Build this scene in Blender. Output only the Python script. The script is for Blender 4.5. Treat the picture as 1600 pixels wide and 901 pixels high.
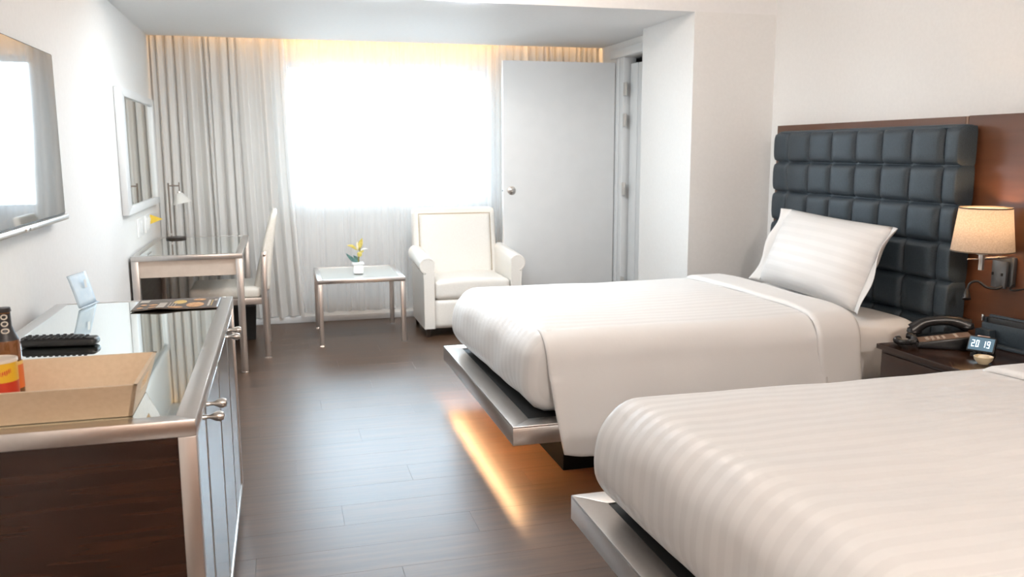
import bpy, bmesh, math, random
from mathutils import Vector, Matrix, noise
random.seed(7)
S = bpy.context.scene
COL = S.collection
for o in list(bpy.data.objects): bpy.data.objects.remove(o)

# ------------------------------------------------------------------ camera
F_PX, YAW, PITCH, ROLL, CAM_H = 1334.0, 0.264791, 0.160054, -0.003658, 1.365
cy, sy, cp, sp = math.cos(YAW), math.sin(YAW), math.cos(PITCH), math.sin(PITCH)
fw = Vector((sy*cp, cy*cp, -sp)); rt = Vector((cy, -sy, 0)); up = rt.cross(fw)
c_, s_ = math.cos(ROLL), math.sin(ROLL)
rt2 = c_*rt + s_*up; up2 = -s_*rt + c_*up
cam = bpy.data.cameras.new('camera'); camo = bpy.data.objects.new('camera', cam); COL.objects.link(camo)
m = Matrix.Identity(4)
for i in range(3):
    m[i][0], m[i][1], m[i][2] = rt2[i], up2[i], -fw[i]
m[2][3] = CAM_H
camo.matrix_world = m
cam.sensor_width = 36.0; cam.lens = F_PX/1600*36; cam.clip_start = .05
cam.dof.use_dof = True; cam.dof.focus_distance = 3.0; cam.dof.aperture_fstop = 4.5
S.camera = camo

# ------------------------------------------------------------------ light, sky, exposure
S.view_settings.view_transform = 'Standard'; S.view_settings.look = 'None'
S.view_settings.gamma = 1; S.view_settings.use_curve_mapping = False
S.view_settings.exposure = 0.5
W = bpy.data.worlds.new('sky'); S.world = W; W.use_nodes = True
bg = W.node_tree.nodes['Background']; bg.inputs[1].default_value = 13.5
_n, _l = W.node_tree.nodes, W.node_tree.links      # bright overcast sky above the horizon, darker ground below
_tc = _n.new('ShaderNodeTexCoord'); _sx = _n.new('ShaderNodeSeparateXYZ'); _cr = _n.new('ShaderNodeValToRGB')
_cr.color_ramp.elements[0].position = .49; _cr.color_ramp.elements[0].color = (.27, .31, .33, 1)
_cr.color_ramp.elements[1].position = .51; _cr.color_ramp.elements[1].color = (.66, .85, 1, 1)
_mr = _n.new('ShaderNodeMapRange'); _mr.inputs[1].default_value = -1; _mr.inputs[2].default_value = 1
_l.new(_tc.outputs['Generated'], _sx.inputs[0]); _l.new(_sx.outputs[2], _mr.inputs[0]); _l.new(_mr.outputs[0], _cr.inputs[0]); _l.new(_cr.outputs[0], bg.inputs[0])

def area(name, loc, rot, sx, sy_, power, col, shape='RECTANGLE', portal=False):
    l = bpy.data.lights.new(name, 'AREA'); l.shape = shape; l.size = sx
    if shape in ('RECTANGLE', 'ELLIPSE'): l.size_y = sy_
    l.energy = power; l.color = col
    if portal: l.cycles.is_portal = True
    o = bpy.data.objects.new(name, l); o.location = loc; o.rotation_euler = rot; COL.objects.link(o); return o
area('window_portal', (.91, 7.30, 1.5), (-math.pi/2, 0, 0), 1.66, 1.13, 1, (1, 1, 1), portal=True)
WARM = (1.0, .89, .80)
for x, y, p in ((1.0, 3.9, 30), (2.0, .5, 8), (.6, -1.5, 150)):      # unseen point lights, no fixtures, added as warm fill below the bedroom ceiling
    l = bpy.data.lights.new('ceiling_fill_light', 'POINT'); l.energy = p; l.color = WARM; l.shadow_soft_size = .12
    o = bpy.data.objects.new('ceiling_fill_light', l); o.location = (x, y, 2.5); COL.objects.link(o)
for x, p in ((-.0, 9.5), (.6, 9.5), (1.1, 10)):                                            # unseen cool discs added in front of the soffit to brighten the alcove
    area('alcove_fill_light', (x, 4.87, 2.195), (math.radians(15), 0, 0), .14, .14, p, (.86, .95, 1.0), 'DISK')
# warm strip hidden in the curtain recess
area('cove_strip', (.95, 6.955, 2.47), (math.radians(8), 0, 0), 3.5, .03, 11, (1.0, .56, .22))

# ------------------------------------------------------------------ materials
def mat(name, col=(.8, .8, .8), rough=.5, metal=0, **kw):
    M = bpy.data.materials.new(name); M.use_nodes = True
    b = M.node_tree.nodes['Principled BSDF']
    b.inputs['Base Color'].default_value = (*col, 1); b.inputs['Roughness'].default_value = rough; b.inputs['Metallic'].default_value = metal
    for k, v in kw.items():
        b.inputs[k.replace('_', ' ')].default_value = (*v, 1) if isinstance(v, tuple) else v
    return M
def nodes(M): return M.node_tree.nodes, M.node_tree.links, M.node_tree.nodes['Principled BSDF']
def noise_col(M, c1, c2, scale=(5, 5, 5), detail=4, bump=0, rr=None, coord='Object', lo=.35, hi=.65):
    n, l, b = nodes(M)
    tc = n.new('ShaderNodeTexCoord'); mp = n.new('ShaderNodeMapping'); mp.inputs['Scale'].default_value = scale
    nz = n.new('ShaderNodeTexNoise'); nz.inputs['Scale'].default_value = 1; nz.inputs['Detail'].default_value = detail
    cr = n.new('ShaderNodeValToRGB'); cr.color_ramp.elements[0].color = (*c1, 1); cr.color_ramp.elements[1].color = (*c2, 1)
    cr.color_ramp.elements[0].position = lo; cr.color_ramp.elements[1].position = hi
    l.new(tc.outputs[coord], mp.inputs[0]); l.new(mp.outputs[0], nz.inputs['Vector']); l.new(nz.outputs['Fac'], cr.inputs[0]); l.new(cr.outputs[0], b.inputs['Base Color'])
    if rr:
        mr = n.new('ShaderNodeMapRange'); mr.inputs[3].default_value = rr[0]; mr.inputs[4].default_value = rr[1]
        l.new(nz.outputs['Fac'], mr.inputs[0]); l.new(mr.outputs[0], b.inputs['Roughness'])
    if bump:
        bp = n.new('ShaderNodeBump'); bp.inputs['Strength'].default_value = bump; bp.inputs['Distance'].default_value = .002
        l.new(nz.outputs['Fac'], bp.inputs['Height']); l.new(bp.outputs[0], b.inputs['Normal'])
    return M

PAINT = noise_col(mat('white_wall_paint', rough=.6), (.80, .80, .79), (.82, .82, .81), (60, 60, 60), bump=.05)
CEIL = noise_col(mat('white_ceiling_paint', rough=.6), (.83, .83, .83), (.85, .85, .85), (40, 40, 40))
GLOSSW = noise_col(mat('white_lacquer', rough=.35), (.76, .78, .79), (.78, .80, .81), (8, 8, 8))
STEEL = noise_col(mat('brushed_steel', rough=.3, metal=1), (.61, .59, .57), (.63, .61, .59), (90, 90, 90), rr=(.29, .30))
STEELX = noise_col(mat('brushed_steel_dull', rough=.35, metal=1), (.58, .555, .535), (.60, .575, .555), (120, 120, 6), rr=(.31, .36))
CHROME = mat('chrome', (.75, .75, .75), .12, 1)
DARKWOOD = noise_col(mat('dark_walnut_veneer', rough=.22), (.016, .006, .003), (.032, .012, .006), (3, 3, 40), rr=(.18, .3))
PANELWOOD = noise_col(mat('glossy_brown_panel', rough=.3), (.095, .034, .013), (.115, .042, .017), (2, 2, 30), rr=(.34, .42))
LEATHER = noise_col(mat('black_blue_leather', rough=.52), (.024, .037, .050), (.033, .049, .064), (160, 160, 160), bump=.15)
WLEATHER = noise_col(mat('cream_leather', rough=.38), (.85, .82, .77), (.88, .855, .81), (120, 120, 120), bump=.08)
PIPING = mat('taupe_piping', (.5, .42, .30), .5)
BLACKP = mat('black_plastic', (.012, .012, .013), .32)
BLACKM = mat('matte_black', (.01, .01, .01), .6)
DARKLEG = mat('dark_wood_leg', (.03, .018, .012), .3)
CREAMTRAY = noise_col(mat('cream_tray', rough=.45), (.66, .51, .34), (.70, .55, .38), (90, 90, 90), bump=.1)
SATIN = mat('satin_chrome', (.70, .68, .65), .3, 1)
WHITEP = mat('white_plastic', (.85, .85, .85), .35)
CERAMIC = mat('white_ceramic', (.86, .86, .86), .25)

# floor planks: brown boards with fine grain, a tone of its own for each board
FLOORM = bpy.data.materials.new('brown_wood_plank'); FLOORM.use_nodes = True
n, l, b = nodes(FLOORM)
tc = n.new('ShaderNodeTexCoord'); oi = n.new('ShaderNodeObjectInfo')
mp = n.new('ShaderNodeMapping'); mp.inputs['Scale'].default_value = (2.2, 34, 1)
ad = n.new('ShaderNodeVectorMath'); ad.operation = 'ADD'
mul = n.new('ShaderNodeMath'); mul.operation = 'MULTIPLY'; mul.inputs[1].default_value = 40
l.new(oi.outputs['Random'], mul.inputs[0]); l.new(tc.outputs['Object'], mp.inputs[0]); l.new(mp.outputs[0], ad.inputs[0]); l.new(mul.outputs[0], ad.inputs[1])
nz = n.new('ShaderNodeTexNoise'); nz.inputs['Scale'].default_value = 1; nz.inputs['Detail'].default_value = 6; nz.inputs['Roughness'].default_value = .65
l.new(ad.outputs[0], nz.inputs['Vector'])
cr = n.new('ShaderNodeValToRGB'); e = cr.color_ramp.elements; e[0].position = .3; e[0].color = (.042, .021, .011, 1); e[1].position = .7; e[1].color = (.105, .054, .028, 1)
l.new(nz.outputs['Fac'], cr.inputs[0])
hs = n.new('ShaderNodeHueSaturation'); mr = n.new('ShaderNodeMapRange'); mr.inputs[3].default_value = .92; mr.inputs[4].default_value = 1.08
l.new(oi.outputs['Random'], mr.inputs[0]); l.new(mr.outputs[0], hs.inputs['Value']); l.new(cr.outputs[0], hs.inputs['Color']); l.new(hs.outputs[0], b.inputs['Base Color'])
mr2 = n.new('ShaderNodeMapRange'); b.inputs['Specular IOR Level'].default_value = .9; mr2.inputs[3].default_value = .30; mr2.inputs[4].default_value = .40
l.new(nz.outputs['Fac'], mr2.inputs[0]); l.new(mr2.outputs[0], b.inputs['Roughness'])
bp = n.new('ShaderNodeBump'); bp.inputs['Strength'].default_value = .25; bp.inputs['Distance'].default_value = .001
l.new(nz.outputs['Fac'], bp.inputs['Height']); l.new(bp.outputs[0], b.inputs['Normal'])

# striped sateen linen (stripes run along the bed: constant in local y)
def linen(name, stripes=True, axis=1, period=.058, c1=(.80, .79, .78), c2=(.76, .75, .74)):
    M = mat(name, c1, .6); n, l, b = nodes(M)
    b.inputs['Sheen Weight'].default_value = .12
    tc = n.new('ShaderNodeTexCoord')
    if stripes:
        sx = n.new('ShaderNodeSeparateXYZ'); l.new(tc.outputs['UV'] if axis == 'uv' else tc.outputs['Object'], sx.inputs[0])
        mu = n.new('ShaderNodeMath'); mu.operation = 'MULTIPLY'; mu.inputs[1].default_value = 2*math.pi/period
        l.new(sx.outputs[1 if axis == 'uv' else axis], mu.inputs[0])
        si = n.new('ShaderNodeMath'); si.operation = 'SINE'; l.new(mu.outputs[0], si.inputs[0])
        r = n.new('ShaderNodeMapRange'); r.inputs[1].default_value = -.25; r.inputs[2].default_value = .25; l.new(si.outputs[0], r.inputs[0])
        mx = n.new('ShaderNodeMix'); mx.data_type = 'RGBA'; mx.inputs[6].default_value = (*c1, 1); mx.inputs[7].default_value = (*c2, 1)
        l.new(r.outputs[0], mx.inputs[0]); l.new(mx.outputs[2], b.inputs['Base Color'])
        rg = n.new('ShaderNodeMapRange'); rg.inputs[3].default_value = .42; rg.inputs[4].default_value = .68; l.new(r.outputs[0], rg.inputs[0]); l.new(rg.outputs[0], b.inputs['Roughness'])
    nz = n.new('ShaderNodeTexNoise'); nz.inputs['Scale'].default_value = 9; nz.inputs['Detail'].default_value = 5; l.new(tc.outputs['Object'], nz.inputs['Vector'])
    bp = n.new('ShaderNodeBump'); bp.inputs['Strength'].default_value = .18; bp.inputs['Distance'].default_value = .012
    l.new(nz.outputs['Fac'], bp.inputs['Height']); l.new(bp.outputs[0], b.inputs['Normal'])
    return M
LINEN = linen('striped_white_sateen')
LINENP = linen('plain_white_cotton', False)
LINENPIL = linen('striped_pillow_sateen', True, 2, .05, (.80, .79, .78), (.77, .76, .75))

def cloth(name, col, transl, transp, sc=300, dk=.93):
    M = bpy.data.materials.new(name); M.use_nodes = True; n = M.node_tree.nodes; l = M.node_tree.links
    for q in list(n): n.remove(q)
    out = n.new('ShaderNodeOutputMaterial'); d = n.new('ShaderNodeBsdfDiffuse'); t = n.new('ShaderNodeBsdfTranslucent'); tr = n.new('ShaderNodeBsdfTransparent')
    tc = n.new('ShaderNodeTexCoord'); nz = n.new('ShaderNodeTexNoise'); nz.inputs['Scale'].default_value = sc
    cr = n.new('ShaderNodeValToRGB'); cr.color_ramp.elements[0].color = (*[c*dk for c in col], 1); cr.color_ramp.elements[1].color = (*col, 1)
    l.new(tc.outputs['Object'], nz.inputs['Vector']); l.new(nz.outputs['Fac'], cr.inputs[0])
    for q in (d, t): l.new(cr.outputs[0], q.inputs[0])
    m1 = n.new('ShaderNodeMixShader'); m1.inputs[0].default_value = transl; l.new(d.outputs[0], m1.inputs[1]); l.new(t.outputs[0], m1.inputs[2])
    m2 = n.new('ShaderNodeMixShader'); m2.inputs[0].default_value = transp; l.new(m1.outputs[0], m2.inputs[1]); l.new(tr.outputs[0], m2.inputs[2])
    l.new(m2.outputs[0], out.inputs[0]); return M
SHEER = cloth('white_sheer_voile', (.97, .98, .99), .22, .58)
DRAPE = cloth('ivory_drape_fabric', (.93, .92, .90), .30, 0)
SHADE = cloth('linen_lamp_shade', (.58, .50, .42), .24, 0, 160, .55)
def thin_glass(name, tint=(.9, .97, .95), tr=.75, rough=.02):
    M = bpy.data.materials.new(name); M.use_nodes = True; n = M.node_tree.nodes; l = M.node_tree.links
    for q in list(n): n.remove(q)
    out = n.new('ShaderNodeOutputMaterial'); g = n.new('ShaderNodeBsdfGlossy'); g.inputs['Roughness'].default_value = rough
    t = n.new('ShaderNodeBsdfTransparent'); t.inputs[0].default_value = (*tint, 1)
    fr = n.new('ShaderNodeFresnel'); fr.inputs[0].default_value = 1.5
    mr = n.new('ShaderNodeMapRange'); mr.inputs[3].default_value = 1-tr; mr.inputs[4].default_value = 1
    l.new(fr.outputs[0], mr.inputs[0])
    mx = n.new('ShaderNodeMixShader'); l.new(mr.outputs[0], mx.inputs[0]); l.new(t.outputs[0], mx.inputs[1]); l.new(g.outputs[0], mx.inputs[2]); l.new(mx.outputs[0], out.inputs[0])
    return M
GLASS = thin_glass('clear_pane', (1, 1, 1), .97)
TGLASS = thin_glass('greenish_table_glass', (.88, .94, .92), .82)
FROST = mat('frosted_table_glass', (.70, .76, .74), .12)
FROST.node_tree.nodes['Principled BSDF'].inputs['Coat Weight'].default_value = .5
MIRROR = mat('mirror_silver', (.80, .82, .79), .02, 1)
CTOP = mat('mirrored_cabinet_glass', (.74, .79, .77), .03, 1)
CDOOR = mat('silvered_door_glass', (.52, .58, .62), .12, 1)
SCREEN = mat('glossy_tv_screen', (.012, .014, .016), .04, 0, Coat_Weight=1.0, Specular_IOR_Level=1.0)
def emis(name, col, st):
    M = mat(name, (0, 0, 0), .4); b = M.node_tree.nodes['Principled BSDF']
    b.inputs['Emission Color'].default_value = (*col, 1); b.inputs['Emission Strength'].default_value = st; return M

# ------------------------------------------------------------------ helpers
def obj(name, me, M=None, parent=None, loc=(0, 0, 0), rot=(0, 0, 0)):
    o = bpy.data.objects.new(name, me); COL.objects.link(o)
    if M and not me.materials: me.materials.append(M)
    o.location = loc; o.rotation_euler = rot
    if parent: o.parent = parent
    return o
def tag(o, label, cat, group=None):
    o['label'] = label; o['category'] = cat
    if group: o['group'] = group
    return o
def thing(name, label, cat, loc=(0, 0, 0), rz=0, group=None):
    o = bpy.data.objects.new(name, None); COL.objects.link(o); o.location = loc; o.rotation_euler = (0, 0, rz); o.empty_display_size = .05
    return tag(o, label, cat, group)
def struct(o): o['kind'] = 'structure'; return o
def bm_mesh(bm, name='mesh', smooth=False):
    me = bpy.data.meshes.new(name); bmesh.ops.recalc_face_normals(bm, faces=bm.faces); bm.to_mesh(me); bm.free()
    if smooth:
        for p in me.polygons: p.use_smooth = True
    return me
def shade_auto(me, ang=35):
    for p in me.polygons: p.use_smooth = True
    me.set_sharp_from_angle(angle=math.radians(ang)); return me
def addbox(bm, lo, hi):
    vs = [bm.verts.new((x, y, z)) for x in (lo[0], hi[0]) for y in (lo[1], hi[1]) for z in (lo[2], hi[2])]
    for f in ((0, 1, 3, 2), (4, 6, 7, 5), (0, 4, 5, 1), (2, 3, 7, 6), (0, 2, 6, 4), (1, 5, 7, 3)): bm.faces.new([vs[i] for i in f])
    return vs
def box_me(lo, hi, bev=0, seg=2):
    bm = bmesh.new(); addbox(bm, lo, hi)
    if bev: bmesh.ops.bevel(bm, geom=list(bm.edges), offset=bev, segments=seg, affect='EDGES', profile=.5)
    me = bm_mesh(bm); return shade_auto(me) if bev else me
def box(name, lo, hi, M, parent=None, bev=0, seg=2):
    """world-space box; origin at its own base centre"""
    c = Vector(((lo[0]+hi[0])/2, (lo[1]+hi[1])/2, lo[2]))
    me = box_me([lo[i]-c[i] for i in range(3)], [hi[i]-c[i] for i in range(3)], bev, seg)
    if parent: c = c - parent.location if parent.rotation_euler.z == 0 else c
    return obj(name, me, M, parent, c)
def lbox(name, lo, hi, M, parent, bev=0, seg=2, rot=(0, 0, 0)):
    """box in the parent's local space"""
    c = Vector(((lo[0]+hi[0])/2, (lo[1]+hi[1])/2, (lo[2]+hi[2])/2))
    return obj(name, box_me([lo[i]-c[i] for i in range(3)], [hi[i]-c[i] for i in range(3)], bev, seg), M, parent, c, rot)
def lathe_me(prof, seg=32, cap=True):
    bm = bmesh.new(); rings = []
    for r, z in prof:
        rings.append([bm.verts.new((r*math.cos(2*math.pi*i/seg), r*math.sin(2*math.pi*i/seg), z)) for i in range(seg)])
    for a, b_ in zip(rings, rings[1:]):
        for i in range(seg): bm.faces.new((a[i], a[(i+1) % seg], b_[(i+1) % seg], b_[i]))
    if cap:
        if prof[0][0] > 1e-4: bm.faces.new(rings[0][::-1])
        if prof[-1][0] > 1e-4: bm.faces.new(rings[-1])
    bmesh.ops.remove_doubles(bm, verts=bm.verts, dist=1e-5)
    return shade_auto(bm_mesh(bm), 40)
def tube_me(pts, r, seg=10, cap=True):
    pts = [Vector(p) for p in pts]; bm = bmesh.new(); rings = []; nrm = None
    for i, p in enumerate(pts):
        t = (pts[min(i+1, len(pts)-1)]-pts[max(i-1, 0)]).normalized()
        if nrm is None: nrm = t.orthogonal().normalized()
        nrm = (nrm - t*nrm.dot(t)).normalized(); bn = t.cross(nrm)
        rr = r[i] if isinstance(r, (list, tuple)) else r
        rings.append([bm.verts.new(p + rr*(math.cos(2*math.pi*k/seg)*nrm + math.sin(2*math.pi*k/seg)*bn)) for k in range(seg)])
    for a, b_ in zip(rings, rings[1:]):
        for k in range(seg): bm.faces.new((a[k], a[(k+1) % seg], b_[(k+1) % seg], b_[k]))
    if cap: bm.faces.new(rings[0][::-1]); bm.faces.new(rings[-1])
    return shade_auto(bm_mesh(bm), 50)
def spline(ctrl, nseg=8):
    P = [Vector(c) for c in ctrl]; P = [2*P[0]-P[1]] + P + [2*P[-1]-P[-2]]; out = []
    for i in range(1, len(P)-2):
        for k in range(nseg):
            t = k/nseg; a, b_, c, d = P[i-1:i+3]
            out.append(.5*((2*b_)+(c-a)*t+(2*a-5*b_+4*c-d)*t*t+(3*b_-a-3*c+d)*t**3))
    out.append(P[-2]); return out
def grid_me(fn, nu, nv, smooth=True, uv=False):
    vs = [fn(i/nu, j/nv) for j in range(nv+1) for i in range(nu+1)]
    fs = [(j*(nu+1)+i, j*(nu+1)+i+1, (j+1)*(nu+1)+i+1, (j+1)*(nu+1)+i) for j in range(nv) for i in range(nu)]
    me = bpy.data.meshes.new('sheet'); me.from_pydata([tuple(v) for v in vs], [], fs); me.update()
    if smooth:
        for p in me.polygons: p.use_smooth = True
    return me
def prism_me(poly, lo, hi, axis=2, bev=0):
    """extrude a 2-D polygon along an axis"""
    bm = bmesh.new()
    def P(a, b_, t): return {2: (a, b_, t), 0: (t, a, b_), 1: (a, t, b_)}[axis]
    A = [bm.verts.new(P(a, b_, lo)) for a, b_ in poly]; B = [bm.verts.new(P(a, b_, hi)) for a, b_ in poly]
    bm.faces.new(A); bm.faces.new(B[::-1]); k = len(poly)
    for i in range(k): bm.faces.new((A[i], B[i], B[(i+1) % k], A[(i+1) % k]))
    bmesh.ops.recalc_face_normals(bm, faces=bm.faces)
    if bev: bmesh.ops.bevel(bm, geom=list(bm.edges), offset=bev, segments=2, affect='EDGES', profile=.5)
    return shade_auto(bm_mesh(bm))
def rbox_me(lo, hi, r, nseg=(20, 20, 10), fn=None):
    """soft rounded box from a dense cube; fn(v) displaces each vertex"""
    bm = bmesh.new(); seen = {}
    def V(i, j, k):
        if (i, j, k) not in seen:
            p = Vector((lo[0]+(hi[0]-lo[0])*i/nseg[0], lo[1]+(hi[1]-lo[1])*j/nseg[1], lo[2]+(hi[2]-lo[2])*k/nseg[2]))
            q = Vector([min(max(p[a], lo[a]+r[a]), hi[a]-r[a]) for a in range(3)])
            d = p-q; e = Vector([d[a]/r[a] for a in range(3)])
            mx = max(abs(e[0]), abs(e[1]), abs(e[2]))
            if mx > 1e-6 and e.length > 1e-6:
                e = e.normalized()*mx; p = q+Vector([e[a]*r[a] for a in range(3)])
            seen[(i, j, k)] = bm.verts.new(fn(p) if fn else p)
        return seen[(i, j, k)]
    a, b_, c = nseg
    for i in range(a):
        for j in range(b_):
            for k in (0, c): bm.faces.new((V(i, j, k), V(i+1, j, k), V(i+1, j+1, k), V(i, j+1, k)))
    for i in range(a):
        for k in range(c):
            for j in (0, b_): bm.faces.new((V(i, j, k), V(i+1, j, k), V(i+1, j, k+1), V(i, j, k+1)))
    for j in range(b_):
        for k in range(c):
            for i in (0, a): bm.faces.new((V(i, j, k), V(i, j+1, k), V(i, j+1, k+1), V(i, j, k+1)))
    return bm_mesh(bm, smooth=True)
def copy_tree(o, parent=None):
    c = o.copy(); COL.objects.link(c); c.parent = parent
    for ch in list(o.children): copy_tree(ch, c)
    return c

# ------------------------------------------------------------------ the room shell
XL, XA, XR, YC, YW, ZC, ZS = -.85, -.88, 3.09, 4.97, 7.16, 2.66, 2.205
YB = -2.6
fl = struct(box('floor', (-1.2, YB, -.06), (3.6, YW, -.012), BLACKM))
pw, pl = .185, 1.25
plank_me = box_me((0, 0, -.012), (pl-.0004, pw-.0004, 0), .0003, 1)
yy = 1.0; row = 0
while yy < 6.97:
    off = (row*.47) % pl; x = -.9-off
    while x < 3.1:
        o = obj('plank', plank_me, FLOORM, fl, (x-fl.location.x, yy-fl.location.y, -fl.location.z)); x += pl
    yy += pw; row += 1
fb = box('plank', (-.9, YB, -.012), (3.1, .9995, 0), FLOORM, fl); fb['kind'] = 'stuff'
fb.name = 'plank_field'
struct(box('ceiling', (-1.2, YB, ZC), (3.4, YC, ZC+.1), CEIL))
struct(box('wall_left', (-1.1, YB, 0), (XL, 4.76, ZC), PAINT))
struct(box('wall_left', (-1.1, 4.76, 0), (XA, YW, ZC), PAINT)).name = 'wall_left_alcove'
struct(box('wall_right', (XR, YB, 0), (3.3, YC, ZC), PAINT))
struct(box('wall_near', (-1.1, YB-.1, 0), (3.3, YB, ZC), noise_col(mat('tan_wardrobe_wood', rough=.4), (.22, .12, .07), (.30, .17, .10), (3, 3, 30))))
# dropped soffit over the window alcove
struct(box('ceiling_soffit', (XA, YC, ZS), (3.3, 6.90, ZC), CEIL))
struct(box('ceiling_recess', (XA, 6.90, 2.58), (3.3, YW+.2, ZC), CEIL))
# right pier and the wall with the connecting doors
struct(box('wall_right_pier', (2.52, YC, 0), (3.3, 5.75, ZS), PAINT))
bm = bmesh.new()
addbox(bm, (2.66, 5.75, 2.085), (2.80, YW, 2.58)); addbox(bm, (2.66, 6.62, 0), (2.80, YW, 2.085))
struct(obj('wall_right_alcove', bm_mesh(bm), PAINT))
struct(box('wall_vestibule', (3.28, 5.75, 0), (3.36, YW+.2, ZC), PAINT))
# window wall
WX0, WX1, WZ0, WZ1 = .08, 1.745, .935, 2.065
bm = bmesh.new()
addbox(bm, (XA, YW, 0), (WX0, YW+.2, 2.58)); addbox(bm, (WX1, YW, 0), (3.3, YW+.2, 2.58))
addbox(bm, (WX0, YW, 0), (WX1, YW+.2, WZ0)); addbox(bm, (WX0, YW, WZ1), (WX1, YW+.2, 2.58))
struct(obj('wall_far', bm_mesh(bm), PAINT))
w = thing('window_1', '', ''); del w['label'], w['category']; w.location = (.91, YW+.1, WZ0); struct(w)
for a, b_ in (((WX0, WZ0), (WX1, WZ0+.04)), ((WX0, WZ1-.04), (WX1, WZ1)), ((WX0, WZ0+.04), (WX0+.04, WZ1-.04)), ((WX1-.04, WZ0+.04), (WX1, WZ1-.04)), ((.89, WZ0+.04), (.93, WZ1-.04))):
    box('window_frame', (a[0], YW+.08, a[1]), (b_[0], YW+.13, b_[1]), GLOSSW, w)
for x0, x1 in ((WX0+.04, .89), (.93, WX1-.04)):
    box('pane', (x0, YW+.1, WZ0+.04), (x1, YW+.106, WZ1-.04), GLASS, w)
struct(box('baseboard_far', (XA, 6.97, 0), (2.66, YW, .05), GLOSSW, None, .004))
# lintel trim above the connecting door
t1 = struct(box('trim_1', (2.635, 5.75, 2.085), (2.66, 6.66, 2.15), GLOSSW, None, .006))

# ------------------------------------------------------------------ connecting doors
d1 = struct(thing('door_1', '', '', (2.66, 6.6, 0))); del d1['label'], d1['category']
leaf = box('door_leaf', (1.72, 6.575, .012), (2.648, 6.617, 2.055), GLOSSW, d1, .002)
box('door_edge_strip', (1.716, 6.577, .012), (1.72, 6.615, 2.055), WHITEP, d1)
ro = obj('rosette', lathe_me([(0, .012), (.012, .012), (.02, .006), (.034, .004), (.036, 0)], 32), SATIN, d1, (1.782-2.66, -.025, 1.052), (math.pi/2, 0, 0))
obj('thumb_turn', lathe_me([(0, .016), (.010, .016), (.012, .012), (.012, .0)], 20), SATIN, d1, (1.782-2.66, -.03, 1.052), (math.pi/2, 0, 0))
box('latch_bolt', (1.712, 6.592, 1.045), (1.717, 6.602, 1.058), BLACKP, d1)
for zz in (1.84, 1.60, 1.06, .30):
    box('hinge', (2.652, 6.36, zz-.05), (2.664, 6.415, zz+.05), SATIN, d1, .002)
for y0, y1 in ((6.42, 6.50), (6.51, 6.62)):
    box('door_jamb', (2.655, y0, 0), (2.76, y1, 2.085), GLOSSW, d1, .003)
box('hinge_gap', (2.67, 6.5, 0), (2.75, 6.51, 2.085), DARKLEG, d1)
box('door_jamb', (2.66, 5.752, 0), (2.76, 5.80, 2.085), GLOSSW, d1, .003)
d2 = struct(thing('door_2', '', '', (2.70, 6.37, 0), math.radians(4))); del d2['label'], d2['category']
lbox('door_leaf', (0, -.56, .012), (.042, 0, 2.03), GLOSSW, d2, .002)
lbox('door_stile', (-.006, -.12, .012), (0, -.002, 2.03), GLOSSW, d2, .002)

# ------------------------------------------------------------------ curtains
def curtain_fn(x0, x1, y, z0, z1, folds, amp, seed, flare=0, y_jit=.0):
    rnd = random.Random(seed); ph = [0]
    for k in range(folds): ph.append(ph[-1]+rnd.uniform(.55, 1.5))
    tot = ph[-1]; amps = [rnd.uniform(.55, 1.15) for _ in range(folds+2)]; lean = [rnd.uniform(-1, 1) for _ in range(folds+2)]
    def fn(u, v):
        # u along the rail, v from hem (0) to head (1)
        q = u*tot; k = 0
        while k < folds-1 and ph[k+1] < q: k += 1
        t = (q-ph[k])/(ph[k+1]-ph[k])
        a = amp*(amps[k]*(1-t)+amps[k+1]*t)*(.75+.45*(1-v))
        yo = a*(-math.cos(2*math.pi*t)) + .25*a*math.sin(4*math.pi*t+k)
        lx = (lean[k]*(1-t)+lean[k+1]*t)*.018*(1-v) + .25*a*math.sin(2*math.pi*t)
        x = x0+(x1-x0)*u+lx+flare*(1-v)**2*(u-.3)
        return (x, y+yo+.008*noise.noise((x*4, v*3, seed)), z0+(z1-z0)*v+.004*math.sin(q*3.1)*(1-v))
    return fn
def curtain(name, label, args, nu, M, group=None):
    me = grid_me(curtain_fn(*args), nu, 26); cx = (args[0]+args[1])/2
    me.transform(Matrix.Translation((-cx, -args[2], -args[3])))
    o = obj(name, me, M, None, (cx, args[2], args[3]))
    return tag(o, label, 'curtain', group)
curtain('drape', 'heavy ivory drape hanging in deep folds left of the window', (-.865, .085, 6.985, .058, 2.54, 14, .034, 3, .10), 360, DRAPE)
curtain('drape', 'narrow ivory drape hanging behind the open white door', (1.76, 2.63, 6.985, .058, 2.54, 15, .026, 5, 0), 300, DRAPE)
curtain('sheer_curtain', 'thin white sheer curtain covering the whole bright window', (.02, 1.82, 7.085, .056, 2.54, 30, .008, 8, 0), 480, SHEER)
rail = thing('curtain_rail', 'white curtain rail hidden in the ceiling recess', 'curtain rail', (.95, 7.035, 2.545))
for yq in (6.985, 7.085): box('track', (-.86, yq-.012, 2.545), (2.64, yq+.012, 2.57), WHITEP, rail)

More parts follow.
